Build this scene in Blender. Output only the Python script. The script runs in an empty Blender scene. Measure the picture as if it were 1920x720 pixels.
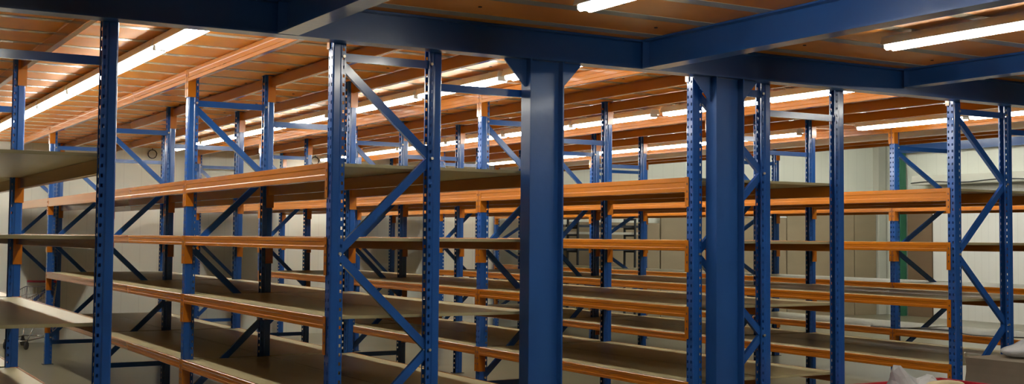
import bpy, bmesh, math, random
from mathutils import Vector, Matrix
random.seed(4)
SC = bpy.context.scene
COL = SC.collection

# ------------------------------------------------------------------ layout (metres)
# X runs along the big blue beam (to the right), Y runs away down the aisles, Z is up
BAY = 2.877
FR, SP, AISLE = 0.60, 0.70, 1.248
XA = -1.243 - FR - SP
XB = 0.0
XC = XB + FR + SP + AISLE
XD = XC + FR + SP + AISLE
XE = 7.63
LV = [0.575, 1.0675, 1.506, 1.925]
BH = [0.070, 0.070, 0.070, 0.098]
TOP = 2.775
WALL_Y = 11.66

# ------------------------------------------------------------------ materials
def mat(name, col, rough=0.5, metal=0.0, var=0.12, scale=8.0, bump=0.0, bscale=60.0, emit=None, strength=0.0, coat=0.0,
        stretch=(1, 1, 1), alpha=None, trans=0.0, spec=0.5):
    m = bpy.data.materials.new(name); m.use_nodes = True
    nt = m.node_tree; N = nt.nodes; L = nt.links
    b = N['Principled BSDF']
    b.inputs['Roughness'].default_value = rough
    b.inputs['Metallic'].default_value = metal
    b.inputs['Specular IOR Level'].default_value = spec
    b.inputs['Coat Weight'].default_value = coat
    b.inputs['Coat Roughness'].default_value = 0.12
    tc = N.new('ShaderNodeTexCoord'); mp = N.new('ShaderNodeMapping')
    mp.inputs['Scale'].default_value = stretch
    L.new(tc.outputs['Object'], mp.inputs['Vector'])
    nz = N.new('ShaderNodeTexNoise'); nz.inputs['Scale'].default_value = scale; nz.inputs['Detail'].default_value = 5
    L.new(mp.outputs['Vector'], nz.inputs['Vector'])
    mx = N.new('ShaderNodeMix'); mx.data_type = 'RGBA'
    mx.inputs['A'].default_value = tuple(c * (1 - var) for c in col) + (1,)
    mx.inputs['B'].default_value = tuple(min(1, c * (1 + var)) for c in col) + (1,)
    L.new(nz.outputs['Fac'], mx.inputs['Factor'])
    L.new(mx.outputs['Result'], b.inputs['Base Color'])
    if bump > 0:
        n2 = N.new('ShaderNodeTexNoise'); n2.inputs['Scale'].default_value = bscale; n2.inputs['Detail'].default_value = 3
        L.new(mp.outputs['Vector'], n2.inputs['Vector'])
        bp = N.new('ShaderNodeBump'); bp.inputs['Strength'].default_value = bump; bp.inputs['Distance'].default_value = 0.01
        L.new(n2.outputs['Fac'], bp.inputs['Height']); L.new(bp.outputs['Normal'], b.inputs['Normal'])
    if emit:
        b.inputs['Emission Color'].default_value = emit + (1,)
        b.inputs['Emission Strength'].default_value = strength
    if alpha is not None: b.inputs['Alpha'].default_value = alpha
    b.inputs['Transmission Weight'].default_value = trans
    return m

M = {}
M['blue'] = mat('blue_paint', (0.013, 0.086, 0.34), 0.22, 0.0, 0.10, 6, 0.04, 25, coat=0.5)
M['beam_blue'] = mat('beam_blue_paint', (0.016, 0.080, 0.28), 0.32, 0.0, 0.15, 3, 0.12, 22, coat=0.2)
M['orange'] = mat('orange_paint', (0.45, 0.140, 0.006), 0.24, 0.0, 0.08, 3, 0.0, 15, coat=0.5)
M['deck'] = mat('orange_deck_paint', (0.70, 0.245, 0.012), 0.42, 0.0, 0.18, 1.2, 0.04, 6, coat=0.0, spec=0.3, stretch=(0.35, 3, 1))
M['board'] = mat('pale_fibreboard', (0.42, 0.365, 0.205), 0.36, 0.0, 0.05, 3, 0.0, 200, spec=0.22)
M['deckboard'] = mat('pale_deck_board', (0.56, 0.50, 0.38), 0.13, 0.0, 0.06, 3, coat=0.3)
M['zinc'] = mat('zinc_plating', (0.62, 0.58, 0.46), 0.35, 0.8, 0.1, 30)
M['black'] = mat('black_rubber', (0.015, 0.015, 0.018), 0.6)
M['white_metal'] = mat('white_enamel', (0.86, 0.87, 0.85), 0.35, 0.0, 0.03)
M['tube'] = mat('lit_tube', (0.9, 0.95, 1.0), 0.4, emit=(1.0, 0.985, 0.89), strength=27.0)
M['chrome'] = mat('chrome_wire', (0.55, 0.55, 0.55), 0.25, 0.9, 0.05)
M['red'] = mat('red_plastic', (0.45, 0.02, 0.04), 0.35, 0, 0.08)
M['green'] = mat('green_paint', (0.03, 0.16, 0.09), 0.5, 0, 0.1)
M['brown'] = mat('brown_hardboard', (0.20, 0.13, 0.075), 0.6, 0, 0.15, 2.5, stretch=(0.4, 0.4, 1.6))
M['tan'] = mat('tan_hardboard', (0.34, 0.27, 0.17), 0.6, 0, 0.16, 1.6, stretch=(0.5, 1, 2.2))
M['carton'] = mat('grey_brown_carton', (0.20, 0.165, 0.12), 0.6, 0, 0.2, 5, 0.1, 9)
M['plastic'] = mat('cloudy_plastic', (0.62, 0.64, 0.66), 0.22, 0, 0.08, 9, 0.5, 18, alpha=0.82)
M['beige'] = mat('beige_paper', (0.55, 0.45, 0.26), 0.6, 0, 0.1, 12)
M['darksteel'] = mat('dark_steel', (0.03, 0.035, 0.045), 0.45, 0.3, 0.2, 20)
M['pale'] = mat('pale_plaster', (0.60, 0.60, 0.52), 0.6, 0, 0.04, 4)

def panel_wall(name, col, pitch, axis, dark=0.80, rough=0.5):
    """sheet cladding: fine vertical seams between panels"""
    m = mat(name, col, rough, 0, 0.05, 0.8, 0.03, 30)
    nt = m.node_tree; N = nt.nodes; L = nt.links; b = N['Principled BSDF']
    src = b.inputs['Base Color'].links[0].from_socket
    tc = N.new('ShaderNodeTexCoord'); sp = N.new('ShaderNodeSeparateXYZ'); L.new(tc.outputs['Object'], sp.inputs[0])
    dv = N.new('ShaderNodeMath'); dv.operation = 'DIVIDE'; dv.inputs[1].default_value = pitch
    L.new(sp.outputs[axis], dv.inputs[0])
    fr = N.new('ShaderNodeMath'); fr.operation = 'FRACT'; L.new(dv.outputs[0], fr.inputs[0])
    lt = N.new('ShaderNodeMath'); lt.operation = 'LESS_THAN'; lt.inputs[1].default_value = 0.05
    L.new(fr.outputs[0], lt.inputs[0])
    mx = N.new('ShaderNodeMix'); mx.data_type = 'RGBA'; mx.blend_type = 'MULTIPLY'
    L.new(lt.outputs[0], mx.inputs['Factor']); L.new(src, mx.inputs['A'])
    mx.inputs['B'].default_value = (dark, dark, dark, 1)
    L.new(mx.outputs['Result'], b.inputs['Base Color'])
    return m
M['wall'] = panel_wall('cream_cladding', (0.86, 0.88, 0.78), 0.25, 0, 0.93)
M['wall_side'] = panel_wall('cream_cladding_side', (0.86, 0.88, 0.78), 0.25, 1, 0.93)
M['door'] = panel_wall('white_ribbed_door', (0.86, 0.86, 0.82), 0.16, 1, 0.90, 0.45)

def floor_mat():
    m = mat('olive_brown_concrete', (0.20, 0.185, 0.12), 0.28, 0, 0.25, 0.9, 0.03, 40)
    return m
M['floor'] = floor_mat()

# ------------------------------------------------------------------ mesh helpers
class MB:
    def __init__(s): s.v = []; s.f = []; s.m = []
    def quad_box(s, x0, x1, y0, y1, z0, z1, mi=0, mtx=None):
        n = len(s.v)
        P = [(x0,y0,z0),(x1,y0,z0),(x1,y1,z0),(x0,y1,z0),(x0,y0,z1),(x1,y0,z1),(x1,y1,z1),(x0,y1,z1)]
        if mtx: P = [tuple(mtx @ Vector(p)) for p in P]
        s.v += P
        for f in ((0,3,2,1),(4,5,6,7),(0,1,5,4),(1,2,6,5),(2,3,7,6),(3,0,4,7)):
            s.f.append(tuple(n + i for i in f)); s.m.append(mi)
        return s
    def prism(s, prof, t0, t1, axis='Y', mi=0, mtx=None):
        """closed profile extruded along an axis. axis Y: prof=(x,z); axis Z: prof=(x,y); axis X: prof=(y,z)"""
        n = len(s.v); k = len(prof)
        for t in (t0, t1):
            for a, b in prof:
                p = {'Y': (a, t, b), 'Z': (a, b, t), 'X': (t, a, b)}[axis]
                if mtx: p = tuple(mtx @ Vector(p))
                s.v.append(p)
        for i in range(k):
            j = (i + 1) % k
            s.f.append((n+i, n+j, n+k+j, n+k+i)); s.m.append(mi)
        s.f.append(tuple(n+i for i in reversed(range(k)))); s.m.append(mi)
        s.f.append(tuple(n+k+i for i in range(k))); s.m.append(mi)
        return s
    def tube(s, pts, r, seg=8, mi=0):
        pts = [Vector(p) for p in pts]; rings = []
        for i, p in enumerate(pts):
            d = (pts[min(i+1, len(pts)-1)] - pts[max(i-1, 0)]).normalized()
            up = Vector((0,0,1)) if abs(d.z) < 0.9 else Vector((1,0,0))
            a = d.cross(up).normalized(); b = d.cross(a).normalized()
            n = len(s.v); rings.append(n)
            for k in range(seg):
                t = 2*math.pi*k/seg
                s.v.append(tuple(p + a*math.cos(t)*r + b*math.sin(t)*r))
        for n0, n1 in zip(rings, rings[1:]):
            for k in range(seg):
                j = (k+1) % seg
                s.f.append((n0+k, n0+j, n1+j, n1+k)); s.m.append(mi)
        s.f.append(tuple(rings[0]+k for k in range(seg))); s.m.append(mi)
        s.f.append(tuple(rings[-1]+k for k in reversed(range(seg)))); s.m.append(mi)
        return s
    def mesh(s, name, mats, smooth=False, bevel=0.0):
        me = bpy.data.meshes.new(name); me.from_pydata(s.v, [], s.f)
        for m in (mats if isinstance(mats, (list, tuple)) else [mats]): me.materials.append(m)
        for p, mi in zip(me.polygons, s.m): p.material_index = mi
        bm = bmesh.new(); bm.from_mesh(me)
        bmesh.ops.recalc_face_normals(bm, faces=bm.faces)
        if bevel > 0:
            es = [e for e in bm.edges if len(e.link_faces) == 2 and e.calc_face_angle(0) > 0.6]
            bmesh.ops.bevel(bm, geom=es, offset=bevel, segments=2, affect='EDGES', clamp_overlap=True)
        bm.to_mesh(me); bm.free()
        if smooth:
            for p in me.polygons: p.use_smooth = True
        me.update(); return me

def link(name, me, parent=None, loc=(0,0,0), rot=(0,0,0)):
    o = bpy.data.objects.new(name, me); COL.objects.link(o)
    o.location = loc; o.rotation_euler = rot
    if parent: o.parent = parent
    return o
def empty(name, loc, rz=0):
    o = bpy.data.objects.new(name, None); COL.objects.link(o)
    o.location = loc; o.rotation_euler = (0,0,rz); o.empty_display_size = 0.1
    return o
def tag(o, label, cat, group=None):
    o['label'] = label; o['category'] = cat
    if group: o['group'] = group
    return o
def struct(name, mb, m, **k):
    o = link(name, mb.mesh(name, m, **k)); o['kind'] = 'structure'; return o

# ------------------------------------------------------------------ the setting
X0, X1, Y0, Y1, ZR = -7.0, 17.0, -12.0, WALL_Y, 5.6
struct('floor', MB().quad_box(X0-.2, X1+.2, Y0-.2, Y1+.2, -0.2, 0), M['floor'])
struct('wall_back', MB().quad_box(X0-.2, X1+.2, Y1, Y1+.2, 0, ZR), M['wall'])
struct('wall_front', MB().quad_box(X0-.2, X1+.2, Y0-.2, Y0, 0, ZR), M['wall'])
struct('wall_left', MB().quad_box(X0-.2, X0, Y0, Y1, 0, ZR), M['wall_side'])
struct('wall_right', MB().quad_box(X1, X1+.2, Y0, Y1, 0, ZR), M['wall_side'])
struct('ceiling_2', MB().quad_box(X0-.2, X1+.2, Y0-.2, Y1+.2, ZR, ZR+.2), M['pale'])

# mezzanine deck: 0.38 m wide hat shaped steel planks running along X, pale board on top showing in the gaps
DX0, DX1 = X0+.02, 8.93
dk = MB(); y = -0.31 - 0.5*22
while y < Y1 - 0.1:
    a, b = y + 0.045, min(y + 0.455, Y1 - .02)
    prof = [(a, TOP+.006), (a+.002, TOP+.002), (a+.006, TOP), (b-.006, TOP), (b-.002, TOP+.002), (b, TOP+.006)]
    dk.prism(prof, DX0, DX1, 'X', 0)
    mid = (a+b)/2
    hw = .052 if y < 0 else .034
    dk.quad_box(DX0, DX1, y-hw, y+hw, TOP-.0025, TOP+.006, 2)
    if y > -1.5:
        xx = X0 + 1.0 + (0.6 if int(round((y+.31)/.5)) % 2 else 0)
        while xx < DX1 - .3:
            dk.prism([(xx + .011*math.cos(t*math.pi/4), mid + .011*math.sin(t*math.pi/4)) for t in range(8)], TOP-.004, TOP+.001, 'Z', 1)
            xx += 1.2
    y += 0.5
struct('ceiling', dk, [M['deck'], M['black'], M['deckboard']])
struct('ceiling_1', MB().quad_box(DX0, DX1, Y0+.02, Y1-.02, TOP+.007, TOP+.045), M['deckboard'])
tr = link('cable_trunking', MB().quad_box(8.17, 8.23, 0.1, Y1-.03, TOP-.10, TOP-.003).mesh('cable_trunking', M['white_metal'], bevel=.003)); tag(tr, 'white cable trunking running under the orange deck above the rearmost rack', 'trunking')
# orange edge channel of the deck above the last rack row, with a pale trunking on its underside
struct('trim_1', MB().quad_box(8.93, 8.99, Y0+.1, Y1-.02, TOP-.10, TOP+.12), M['orange'])

# ------------------------------------------------------------------ big blue steel beams and columns
def ibeam_prof(w, h, tf=.012, tw=.008):
    a = w/2
    return [(-a,0),(a,0),(a,tf),(tw/2,tf),(tw/2,h-tf),(a,h-tf),(a,h),(-a,h),(-a,h-tf),(-tw/2,h-tf),(-tw/2,tf),(-a,tf)]
MBY = -0.097
main = MB().prism([(MBY + p, 2.588 + q) for p, q in ibeam_prof(.12, TOP-2.589)], X0+.02, DX1-.02, 'X')
o = link('steel_beam', main.mesh('steel_beam', M['beam_blue'], bevel=.002))
tag(o, 'long blue steel beam crossing the whole picture above the rack ends', 'beam')
def cross(x, z0, w, label):
    b = MB().prism([(x+p, z0+q) for p, q in ibeam_prof(w, TOP-.001-z0)], Y0+.05, MBY-.062, 'Y')
    # bolted end plate
    b.quad_box(x-w/2, x+w/2, MBY-.0619, MBY-.060, z0+.002, TOP-.003)
    o = link('cross_beam', b.mesh('cross_beam', M['beam_blue'], bevel=.002)); tag(o, label, 'beam', 'blue cross beams')
cross(-0.35, 2.590, .12, 'blue steel cross beam meeting the long beam at the upper left')
cross(2.06, 2.590, .12, 'blue steel cross beam rising to the upper right from the two columns')
cross(4.43, 2.640, .12, 'shallower blue steel cross beam at the upper right edge, beyond the hanging light')
cross(-2.76, 2.590, .12, 'blue steel cross beam over the leftmost rack, outside the left edge')
cross(6.84, 2.640, .12, 'blue steel cross beam outside the right edge')

def column(x, label):
    e = empty('steel_column', (x, MBY, 0)); tag(e, label, 'column', 'blue steel columns')
    H, W = .240, .110; tf = .011
    a, b = H/2, W/2
    prof = [(-a,-b),(-a+tf,-b),(-a+tf,-.004),(a-tf,-.004),(a-tf,-b),(a,-b),(a,b),(a-tf,b),(a-tf,.004),(-a+tf,.004),(-a+tf,b),(-a,b)]
    link('shaft', MB().prism(prof, 0.012, 2.587, 'Z').mesh('shaft', M['beam_blue'], bevel=.002), e)
    link('base_plate', MB().quad_box(-.17,.17,-.05,.05,0,.012).mesh('base_plate', M['beam_blue']), e)
    for s in (-1, 1):
        pr = [(s*a, 2.587), (s*(a+.150), 2.587), (s*(a+.150), 2.575), (s*(a+.012), 2.425), (s*a, 2.425)]
        link('gusset', MB().prism(pr, -.005, .005, 'Y').mesh('gusset', M['beam_blue']), e)
column(1.297, 'nearer blue steel column left of the picture centre line, wide and smooth')
column(2.730, 'second blue steel column, right beside a perforated rack upright')

# ------------------------------------------------------------------ rack parts (mesh data shared by every row)
def post_mesh():
    """perforated omega upright, web on +X side, centred on the origin, with cap and foot tongue"""
    bm = bmesh.new()
    H = TOP - 0.006
    # path in plan; None material; hole spec per segment
    path = [(-.040,-.019),(-.040,-.030),(-.033,-.0305),(-.021,-.0305),(-.012,-.031),(-.004,-.036),(.031,-.036),(.037,-.034),(.040,-.029),
            (.040,-.024),(.040,-.012),(.040,.012),(.040,.024),
            (.040,.029),(.037,.034),(.031,.036),(-.004,.036),(-.012,.031),(-.021,.0305),(-.033,.0305),(-.040,.030),(-.040,.019)]
    holes = {2: 0.0, 9: 0.0, 11: 0.0, 18: 0.0}        # segment index -> phase
    pitch = 0.05; zs = [0.006]; hole_band = []
    z = 0.05
    while z + .02 < H:
        zs += [z, z + .018]; z += pitch
    zs.append(H)
    V = [[bm.verts.new((x, y, zz)) for (x, y) in path] for zz in zs]
    for r in range(len(zs) - 1):
        is_hole_row = (r % 2 == 1) and r < len(zs) - 2
        for c in range(len(path) - 1):
            if is_hole_row and c in holes: continue
            bm.faces.new((V[r][c], V[r][c+1], V[r+1][c+1], V[r+1][c]))
    bmesh.ops.recalc_face_normals(bm, faces=bm.faces)
    g = bm.faces[:]
    bmesh.ops.solidify(bm, geom=g, thickness=0.0022)
    # closed cap on the head
    for (x0, x1, y0, y1, z0, z1) in ((-.042, .043, -.045, .045, H, H+.005),):
        bmesh.ops.create_cube(bm, size=1, matrix=Matrix.Translation(((x0+x1)/2, (y0+y1)/2, (z0+z1)/2)) @ Matrix.Diagonal((x1-x0, y1-y0, z1-z0, 1)))
    me = bpy.data.meshes.new('upright'); bm.to_mesh(me); bm.free(); me.materials.append(M['blue'])
    return me
POST = post_mesh()
FOOT = MB().quad_box(-.060,.060,-.050,.050,0,.006).quad_box(-.03,.034,-.029,.029,.006,.05).mesh('foot_plate', M['darksteel'], bevel=.001)

def channel(p, q, w=.046, d=.026, t=.003):
    """open C channel between two points lying in an XZ plane, flat face to -Y"""
    p, q = Vector(p), Vector(q); L = (q-p).length
    ang = math.atan2(q.z-p.z, q.x-p.x)
    m = Matrix.Translation(p) @ Matrix.Rotation(-ang, 4, 'Y')
    prof = [(-d/2,-w/2),(-d/2,w/2),(d/2,w/2),(d/2,w/2-t),(-d/2+t,w/2-t),(-d/2+t,-w/2+t),(d/2,-w/2+t),(d/2,-w/2)]
    b = MB(); n = len(b.v)
    for tt in (0, L):
        for (yy, zz) in prof: b.v.append(tuple(m @ Vector((tt, yy, zz))))
    k = len(prof)
    for i in range(k):
        j = (i+1) % k; b.f.append((i, j, k+j, k+i)); b.m.append(0)
    b.f.append(tuple(range(k))[::-1]); b.f.append(tuple(range(k, 2*k))); b.m += [0, 0]
    return b
def bolt_mesh():
    return MB().prism([(.009*math.cos(t*math.pi/3), .009*math.sin(t*math.pi/3)) for t in range(6)], -.041, -.034, 'Y').mesh('bolt', M['zinc'])
BOLT = bolt_mesh()
def frame_meshes(w):
    """list of (name, mesh, bolt positions) for the bracing of one frame of width w"""
    nodes = [(0, 2.50), (1, 1.97), (0, 1.417), (1, .865), (0, .312)]
    xs = (0.030, w - .030); out = []
    out.append(('cross_rail', channel((.034,0,2.517),(w-.034,0,2.517)).mesh('cross_rail', M['blue']), [(0.026,2.519),(w-.026,2.519)]))
    for (s0, z0), (s1, z1) in zip(nodes, nodes[1:]):
        dz = -.026 if z0 == 2.50 else -.017
        a = (xs[s0], 0, z0 + dz); b = (xs[s1], 0, z1 + .017)
        out.append(('diagonal_brace', channel(a, b).mesh('diagonal_brace', M['blue']), [(xs[s1] - (.012 if s1 == 0 else -.012), z1)]))
    out.append(('cross_rail', channel((.034,0,.255),(w-.034,0,.255)).mesh('cross_rail', M['blue']), []))
    return out
FM = {FR: frame_meshes(FR), .94: frame_meshes(.94)}
SPACER = channel((.040,0,2.39),(SP-.034,0,2.39), .044, .026).mesh('row_spacer', M['blue'])

def beam_prof(h):
    # outer face at x=0 (facing -X), step on the inner side that carries the board
    return [(.003,0),(0,-.003),(0,-h*.30),(.002,-h*.36),(.002,-h*.66),(0,-h*.72),(0,-h+.003),(.003,-h),(.039,-h),(.042,-h+.003),(.042,-.020),(.020,-.020),(.020,-.003),(.017,0)]
def beam_mesh(h, flip, length):
    s = -1 if flip else 1
    prof = [(s*(x - .046), z) for x, z in beam_prof(h)]
    return MB().prism(prof, .041, length - .041, 'Y').mesh('beam', M['orange'])
def conn_mesh(flip, hang, end):
    """welded L shaped end connector; end=0 at the beam's near end, 1 at its far end"""
    s = -1 if flip else 1; b = MB()
    sy = 1 if end == 0 else -1
    def bx(x0, x1, y0, y1, z0, z1, mi=0):
        x0, x1 = sorted((s*x0, s*x1)); y0, y1 = sorted((sy*y0, sy*y1)); b.quad_box(x0, x1, y0, y1, z0, z1, mi)
    bx(-.0470, .014, .0375, .0408, -hang, .002)              # leg against the side of the upright
    bx(-.0470, -.0434, .004, .0375, -hang, .002)              # leg on the perforated face
    for k in range(3):
        z = -.04 - k*.05
        if z > -hang + .015: bx(-.0485, -.0469, .015, .022, z-.012, z+.003, 1)
    return b.mesh('connector', [M['orange'], M['black']])
BEAM = {}
for h in (BH[0], BH[3], .092):
    for fl in (0, 1): BEAM[(h, fl)] = beam_mesh(h, fl, BAY)
CONN = {(fl, en, hg): conn_mesh(fl, hg, en) for fl in (0,1) for en in (0,1) for hg in (.21, .195)}
def board_mesh(x0, x1):
    me = MB().quad_box(x0, x1, .042, BAY-.042, -.018, 0).mesh('shelf_board', M['board'], bevel=.0012)
    return me

def rack(name_x, frame_w, has_third, label, last_levels=(2, 3), missing=()):
    root = empty('shelving_rack', (name_x, 0, 0)); tag(root, label, 'shelving rack', 'rows of blue and orange shelving racks')
    lines = [(0.0, 0), (frame_w, 1)] + ([(frame_w + SP, 1)] if has_third else [])
    for j in range(5):
        y = j*BAY
        for k, (lx, fl) in enumerate(lines):
            if k == 2 and j == 0 and has_third == 'column': continue
            p = link('upright', POST, root, (lx, y, 0), (0, 0, math.pi if fl == 0 else 0))
            f = link('foot_plate', FOOT, p)
        for nm, me, bolts in FM[frame_w]:
            br = link(nm, me, root, (0, y, 0))
            for bx_, bz_ in bolts: link('bolt', BOLT, br, (bx_, 0, bz_))
        if has_third: link('row_spacer', SPACER, root, (frame_w, y, 0))
    xr = lines[-1][0]
    boards = [(-.025, frame_w/1 + .0), (frame_w + .003, xr + .025)] if has_third else [(-.025, xr + .025)]
    bms = [board_mesh(a, b) for a, b in boards]
    for j in range(4):
        for lv in range(4):
            if j == 3 and lv not in last_levels: continue
            if (j, lv) in missing: continue
            for (lx, fl) in lines:
                bo = link('beam', BEAM[(BH[lv], fl)], root, (lx, j*BAY, LV[lv]))
                hg = .195 if lv == 3 else .21
                link('connector', CONN[(fl, 0, hg)], bo)
                link('connector', CONN[(fl, 1, hg)], bo, (0, BAY, 0))
            for me in bms: link('shelf_board', me, root, (0, j*BAY, LV[lv]))
        for (lx, fl) in lines:
            bo = link('ceiling_beam', BEAM[(.092, fl)], root, (lx, j*BAY, TOP-.004))
            link('connector', CONN[(fl, 0, .21)], bo); link('connector', CONN[(fl, 1, .21)], bo, (0, BAY, 0))
    return root
rack(XA, FR, True, 'leftmost shelving rack, cut off by the left edge, its shelves close to the viewer')
rack(XB, FR, True, 'second shelving rack from the left, its braced end frame left of the nearer column')
rack(XC, FR, True, 'middle shelving rack, its perforated end upright touching the second blue column')
rack(XD, FR, True, 'fourth shelving rack from the left, its braced end frame near the right edge')
rack(XE, .94, False, 'rearmost single-frame shelving rack at the right, in front of the pale door wall', last_levels=(0, 1, 2, 3))

# ------------------------------------------------------------------ fluorescent lights
LLEN = 1.38
def light_meshes():
    body = MB().prism([(-.046,.046),(-.060,-.002),(-.057,-.006),(-.046,.000),(.046,.000),(.057,-.006),(.060,-.002),(.046,.046)], 0.0, LLEN, 'Y').mesh('housing', M['white_metal'])
    caps = []
    for s in (-1, 1):
        b = MB().tube([(s*.028, .022, -.022), (s*.028, LLEN-.022, -.022)], .015, 12); caps.append(b.mesh('tube', M['tube'], smooth=True))
    hold = []
    for yy in (.010, LLEN-.022):
        hold.append(MB().quad_box(-.044, .044, yy, yy+.012, -.030, .0).mesh('lamp_holder', M['white_metal'], bevel=.003))
    hanger = MB().quad_box(-.012,.012,.2,.224,.046,TOP-2.709-.0005).quad_box(-.012,.012,LLEN-.224,LLEN-.2,.046,TOP-2.709-.0005).mesh('hanger', M['zinc'])
    return body, caps, hold, hanger
LM = light_meshes()
def light(x, y, label, group, z=2.709):
    e = empty('fluorescent_light', (x, y, z)); tag(e, label, 'light', group)
    link('housing', LM[0], e)
    for m in LM[1]: link('tube', m, e)
    for m in LM[2]: link('lamp_holder', m, e)
    link('hanger', LM[3], e)
    return e
ORD = ['nearest', 'second', 'third', 'fourth', 'fifth', 'sixth', 'seventh', 'eighth']
AISLES = [(-.625, 'left', [0.0, 1.41, 2.83, 4.27, 5.70, 7.12, 8.54, 9.97]),
          (1.93, 'second', [0.02, 1.47, 2.90, 4.90, 6.33, 7.76, 9.19]),
          (4.48, 'third', [0.03, 1.44, 2.98, 4.40, 5.84, 7.27, 8.69, 10.1]),
          (7.03, 'rightmost', [0.02, 1.44, 3.68, 5.09, 6.51, 7.93, 9.35])]
for ax, an, ys in AISLES:
    for i, yy in enumerate(ys):
        light(ax, yy, f'{ORD[i]} fluorescent light from the long blue beam over the {an} aisle', f'lights over the {an} aisle')
for (fx, fy, lb) in ((.86, -2.56, 'fluorescent light cut off by the top edge above the nearer column'),
                     (3.12, -2.52, 'large bright fluorescent light at the upper right, between two blue cross beams'),
                     (3.12, -3.95, 'added fluorescent fill light following the large one, outside the right edge'),  # from here on: unseen lights added to brighten the front deck and beams
                     (.86, -4.05, 'added fluorescent fill light behind the top edge one, over the open floor'),
                     (-1.5, -3.40, 'added fluorescent fill light over the open floor outside the left edge'),
                     (5.6, -2.60, 'added fluorescent fill light over the open floor far outside the right edge')):
    light(fx, fy, lb, 'lights before the long blue beam', z=2.709)
HL = {11.2: 'near line', 13.3: 'middle line', 15.4: 'far line'}
for (fx, fy) in [(a, b) for a in (11.2, 13.3, 15.4) for b in (1.6, 3.6, 5.6, 7.6, 9.4)]:
    # unseen fill lights added to brighten the hall right of the mezzanine
    e = light(fx, fy, f'added high fill light over the open floor by the pale door, {HL[fx]}, {ORD[int((fy-1.6)/1.95)]} along', 'added hall fill lights', z=3.6)
    for c in list(e.children):
        if c.name.startswith('hanger'):
            c.data = MB().quad_box(-.012,.012,.2,.224,.046,ZR-3.6).quad_box(-.012,.012,LLEN-.224,LLEN-.2,.046,ZR-3.6).mesh('hanger', M['zinc'])

# cable coils hanging at the wall ends of two light lines
for (cx, lb) in ((1.90, 'coil of grey cable hanging at the wall end of the second aisle lights'), (4.42, 'coil of grey cable hanging at the wall end of the third aisle lights')):
    pts = []
    for k in range(41):
        t = 2*math.pi*k/20
        pts.append((cx + .062*math.cos(t), WALL_Y-.031 + .0006*k, 2.685 + .062*math.sin(t)))
    b = MB().tube(pts, .006, 6); b.tube([(cx, WALL_Y-.02, 2.745), (cx, WALL_Y-.02, TOP-.003)], .006, 6)
    tag(link('cable_coil', b.mesh('cable_coil', M['darksteel'], smooth=True)), lb, 'cable')

# ------------------------------------------------------------------ shopping trolley by the back wall
def trolley():
    e = empty('shopping_trolley', (.14, 10.95, 0), math.radians(235)); e.scale = (.82, .82, .86); tag(e, 'wire shopping trolley with a red grip standing by the back wall at the far left', 'trolley')
    b = MB()
    tl = [(-.42,-.26,.92),(.42,-.20,.78),(.42,.20,.78),(-.42,.26,.92)]
    bl = [(-.34,-.20,.52),(.34,-.15,.48),(.34,.15,.48),(-.34,.20,.52)]
    T = [Vector(p) for p in tl]; B = [Vector(p) for p in bl]
    for Q in (T, B): b.tube([*Q, Q[0]], .007, 6)
    for i in range(4):
        j = (i+1) % 4
        n = 14 if i % 2 == 0 else 8
        for k in range(n+1):
            t = k/n; b.tube([T[i].lerp(T[j], t), B[i].lerp(B[j], t)], .003, 5)
        for q in (.3, .6): b.tube([T[i].lerp(B[i], q), T[j].lerp(B[j], q)], .003, 5)
    for k in range(1, 9):
        t = k/9; b.tube([B[0].lerp(B[1], t), B[3].lerp(B[2], t)], .003, 5)
    link('basket', b.mesh('basket', M['chrome'], smooth=True), e)
    f = MB()
    for s in (-1, 1):
        f.tube([(-.46, s*.25, 1.0), (-.38, s*.23, .52), (-.30, s*.22, .16), (.40, s*.17, .13)], .012, 8)
        f.tube([(-.02, s*.18, .48), (.34, s*.17, .14)], .010, 8)
    f.tube([(-.30,-.22,.16),(-.30,.22,.16)], .010, 8); f.tube([(.40,-.17,.13),(.40,.17,.13)], .010, 8)
    link('frame', f.mesh('frame', M['chrome'], smooth=True), e)
    link('grip', MB().tube([(-.46,-.25,1.0),(-.46,.25,1.0)], .018, 10).mesh('grip', M['red'], smooth=True), e)
    for (x, y) in ((-.29,-.22),(-.29,.22),(.38,-.17),(.38,.17)):
        w = MB().tube([(x, y-.014, .062), (x, y+.014, .062)], .062, 16); w.quad_box(x-.012, x+.012, y-.02, y+.02, .10, .15)
        link('wheel', w.mesh('wheel', M['black']), e)
    return e
trolley()

# ------------------------------------------------------------------ things by the back and right walls
def lean_panel(name, x0, x1, h, y, m, label, cat, lean=.0, t=.035):
    b = MB().quad_box(0, x1-x0, -t, 0, 0, h)
    o = link(name, b.mesh(name, m, bevel=.003), None, (x0, y, 0), (lean, 0, 0)); tag(o, label, cat, 'sheets standing along the back wall'); return o
lean_panel('board_sheet', 9.1, 11.1, 1.80, WALL_Y-.08, M['tan'], 'tan sheet standing against the back wall behind the dark bars', 'sheet')
lean_panel('board_sheet', 11.13, 14.2, 1.945, WALL_Y-.08, M['tan'], 'wide tan sheet with a pale top edge against the back wall', 'sheet')
lean_panel('board_sheet', 14.23, 16.05, 2.055, WALL_Y-.08, M['tan'], 'brownish tan sheet right of the wide one against the back wall', 'sheet')
lean_panel('board_sheet', 16.07, 16.68, 2.34, WALL_Y-.08, M['tan'], 'tall narrow brown sheet beside the pale corner pillar', 'sheet')
for (xa, xb, zt) in ((11.13, 14.2, 1.945), (14.23, 16.05, 2.055)):
    o = link('top_strip', MB().quad_box(xa, xb, WALL_Y-.13, WALL_Y-.075, zt+.001, zt+.026).mesh('top_strip', M['white_metal']))
    o.name = 'white_strip'; tag(o, 'white strip lying on top of the ' + ('wide tan sheet' if xa < 12 else 'brownish tan sheet'), 'strip')
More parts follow.
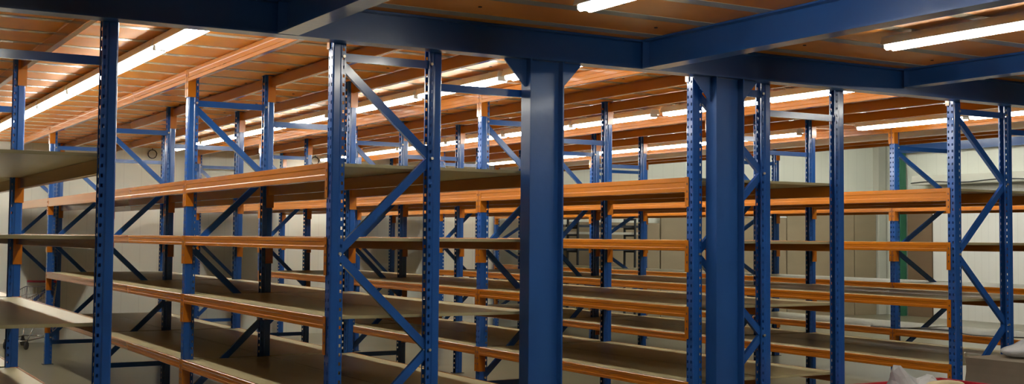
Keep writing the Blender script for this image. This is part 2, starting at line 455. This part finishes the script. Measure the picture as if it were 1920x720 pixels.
# stand of dark bars
e = empty('bar_stand', (9.5, 11.1, 0)); tag(e, 'stand stacked with long dark steel bars, seen through the middle rack', 'stand')
for x in (-.6, .6):
    link('leg', MB().quad_box(x-.015, x+.015, -.17, -.14, 0, 1.86).quad_box(x-.015, x+.015, .14, .17, 0, 1.86).mesh('leg', M['darksteel']), e)
    for z in (1.30, 1.58, 1.70, 1.86):
        link('arm', MB().quad_box(x-.012, x+.012, -.14, .14, z-.03, z).mesh('arm', M['darksteel']), e)
for z, n in ((1.30, 3), (1.58, 3), (1.70, 3), (1.86, 3)):
    for i in range(n):
        yy = -.10 + .07*i
        tag(link('steel_bar', MB().quad_box(8.70, 10.30, 11.1+yy-.02, 11.1+yy+.02, z+.001, z+.042).mesh('steel_bar', M['darksteel'] if (i+int(z*10)) % 3 else M['pale'])),
            'long steel bar lying in the dark bar stand behind the racks', 'bar', 'bars in the stand')

struct('trim_2', MB().quad_box(16.72, 16.93, WALL_Y-.16, WALL_Y, 0, 3.6), M['pale'], bevel=.004)     # pale corner pillar
# green column and the blue rail it carries along the right wall
o = link('green_column', MB().prism([(16.86+p, 10.98+q) for p, q in ibeam_prof(.16, .17, .012, .01)], 0, 3.3, 'Z').mesh('green_column', M['green'])); tag(o, 'dark green steel column by the right wall behind the racks', 'column')
o = link('steel_beam', MB().prism([(16.88+p, 3.30+q) for p, q in ibeam_prof(.14, .22)], Y0+.1, 11.2, 'Y').mesh('steel_beam', M['beam_blue'])); tag(o, 'distant dull blue steel beam high along the right wall', 'beam')
o = link('board_sheet', MB().quad_box(-.03, 0, 0, .62, 0, 2.12).mesh('board_sheet', M['brown'], bevel=.003), None, (X1-.03, 10.33, 0)); tag(o, 'dark brown sheet leaning on the right wall between green column and white door', 'sheet')
# white ribbed door with a beige head box
e = link('door_1', MB().quad_box(X1-.10, X1-.012, 3.6, 10.27, 0, 2.58).mesh('door_1', M['door'])); e['kind'] = 'structure'
hb = MB().quad_box(X1-.45, X1-.012, 3.5, 10.50, 2.62, 2.80)
o = struct('trim_3', hb, M['pale'], bevel=.01)
pts = [(X1-.459, 10.5 - .35*k, 2.66 + .02*math.sin(k*1.3)) for k in range(18)]
o = link('cable', MB().tube(pts, .010, 6).mesh('cable', M['darksteel'], smooth=True)); tag(o, 'dark cable running along the beige ledge over the white door', 'cable')

# black cable left lying on the lowest shelf of the rearmost rack
pts = [(XE+.12 + .16*math.sin(k*.55), .9 + .11*k, LV[0]+.006) for k in range(22)]
o = link('loose_cable', MB().tube(pts, .005, 6).mesh('loose_cable', M['black'], smooth=True)); tag(o, 'thin black cable lying in curves on the lowest shelf of the rearmost rack', 'cable')
o = link('small_carton', MB().quad_box(-.14,.14,-.1,.1,0,.075).quad_box(-.142,.142,-.015,.015,.0751,.078,1).mesh('small_carton', [M['beige'], M['pale']], bevel=.003), None, (XE+.5, .95, LV[2]+.001), (0,0,.3)); tag(o, 'small beige carton on the eye-level shelf of the rearmost rack', 'box')

# ------------------------------------------------------------------ things at the lower right, before the racks
# red open crate on legs with a plastic bag of paper
CX, CY = 3.97, -.66
e = empty('red_crate', (CX, CY, 0)); tag(e, 'red plastic crate with a thick rim at the bottom right, holding a clear bag', 'crate')
b = MB(); h = .545
for (x0,x1,y0,y1) in ((-.50,.50,-.28,-.265),(-.50,.50,.265,.28),(-.50,-.485,-.265,.265),(.485,.50,-.265,.265)):
    b.quad_box(x0,x1,y0,y1,.0,h)
b.quad_box(-.485,.485,-.265,.265,.0,.34)
link('body', b.mesh('body', M['red'], bevel=.003), e)
b = MB()
for (x0,x1,y0,y1) in ((-.52,.52,-.30,-.281),(-.52,.52,.281,.30),(-.52,-.501,-.281,.281),(.501,.52,-.281,.281)):
    b.quad_box(x0,x1,y0,y1,h-.03,h)
link('rim', b.mesh('rim', M['red'], bevel=.003), e)

def crumple(name, sx, sy, sz, seed, m, peaks=()):
    bm = bmesh.new(); bmesh.ops.create_icosphere(bm, subdivisions=4, radius=1)
    rnd = random.Random(seed)
    dirs = [Vector((rnd.uniform(-1,1), rnd.uniform(-1,1), rnd.uniform(-.2,1))).normalized() for _ in range(26)]
    amp = [rnd.uniform(-.22,.22) for _ in dirs]
    for v in bm.verts:
        n = v.co.normalized(); r = 1.0
        for d, a in zip(dirs, amp): r += a * max(0, n.dot(d))**14
        for d, a, k in peaks: r += a * max(0, n.dot(Vector(d).normalized()))**k
        p = n * r
        v.co = Vector((p.x*sx, p.y*sy, max(p.z, -.55)*sz))
    me = bpy.data.meshes.new(name); bm.to_mesh(me); bm.free(); me.materials.append(m)
    return me
o = link('plastic_bag', crumple('plastic_bag', .20, .16, .17, 7, M['plastic'], [((-.5,-.1,1), .65, 30), ((.75,0,.75), .35, 40), ((-1,0,.3), .3, 20)]), None, (CX-.07, CY+.06, .44)); tag(o, 'crumpled clear plastic bag with a pointed top standing in the red crate', 'bag')
o = link('paper_bundle', crumple('paper_bundle', .24, .07, .13, 3, M['beige']), None, (CX+.05, CY-.16, .47)); tag(o, 'pale yellow paper bundle beside the bag in the red crate', 'paper')

# big grey brown carton with plastic sheet and a white tube on top
BX, BY = 5.24, -.62
e = empty('carton', (BX, BY, 0), math.radians(4)); tag(e, 'large grey-brown carton at the bottom right corner, in front of the end frame', 'box')
bm = bmesh.new(); bmesh.ops.create_cube(bm, size=1, matrix=Matrix.Translation((0,0,.34)) @ Matrix.Diagonal((1.0,.55,.68,1)))
bmesh.ops.subdivide_edges(bm, edges=bm.edges[:], cuts=12, use_grid_fill=True)
rnd = random.Random(9)
for v in bm.verts:
    if v.co.z > .01:
        w = .010*math.sin(v.co.x*9 + v.co.z*7) + .008*math.sin(v.co.z*21 + v.co.x*4)
        v.co.y += w; v.co.x += .012*math.sin(v.co.z*11+1)
me = bpy.data.meshes.new('body'); bm.to_mesh(me); bm.free(); me.materials.append(M['carton']); link('body', me, e)
link('red_mark', MB().quad_box(-.40,-.28,-.3035,-.298,.585,.602).mesh('red_mark', M['red']), e)
o = link('plastic_sheet', crumple('plastic_sheet', .30, .18, .075, 21, M['plastic'], [((.3,0,1), .5, 12)]), None, (BX-.02, BY+.02, .732)); tag(o, 'crumpled cloudy plastic sheet heaped on the large carton', 'plastic sheet')
o = link('white_tube', MB().tube([(BX-.14, BY-.20, .715), (BX+.43, BY-.16, .752)], .010, 10).mesh('white_tube', M['white_metal'], smooth=True)); tag(o, 'thin white tube with a red end lying on the plastic sheet', 'tube')
link('cap', MB().tube([(BX-.22, BY-.205, .709), (BX-.141, BY-.2, .715)], .017, 10).mesh('cap', M['red'], smooth=True), o)

# ------------------------------------------------------------------ world, camera, view
w = bpy.data.worlds.new('World'); SC.world = w; w.use_nodes = True
w.node_tree.nodes['Background'].inputs[0].default_value = (.6,.65,.7,1)
w.node_tree.nodes['Background'].inputs[1].default_value = 0.05

f, yaw, pitch, roll, cy = 2287.645, .5325, .04829, .0088, 334.627
cp = Vector((-2.60349, -6.35673, 1.5159))
fw = Vector((math.sin(yaw), math.cos(yaw), 0)); r = Vector((math.cos(yaw), -math.sin(yaw), 0)); u = Vector((0,0,1))
fw2 = fw*math.cos(pitch) + u*math.sin(pitch); u2 = u*math.cos(pitch) - fw*math.sin(pitch)
r3 = r*math.cos(roll) + u2*math.sin(roll); u3 = u2*math.cos(roll) - r*math.sin(roll)
cam = bpy.data.objects.new('camera', bpy.data.cameras.new('camera')); COL.objects.link(cam)
mt = Matrix.Identity(4)
for i in range(3): mt[i][0] = r3[i]; mt[i][1] = u3[i]; mt[i][2] = -fw2[i]; mt[i][3] = cp[i]
cam.matrix_world = mt
cam.data.sensor_fit = 'HORIZONTAL'; cam.data.sensor_width = 36; cam.data.lens = f*36/1920
cam.data.shift_y = (cy - 360)/1920
cam.data.clip_start = .05; cam.data.clip_end = 100
SC.camera = cam
SC.view_settings.view_transform = 'Standard'; SC.view_settings.look = 'None'
SC.view_settings.gamma = 1; SC.view_settings.use_curve_mapping = False
SC.view_settings.exposure = 0.45
SC.cycles.use_denoising = True
SC.cycles.max_bounces = 10; SC.cycles.diffuse_bounces = 3; SC.cycles.glossy_bounces = 4
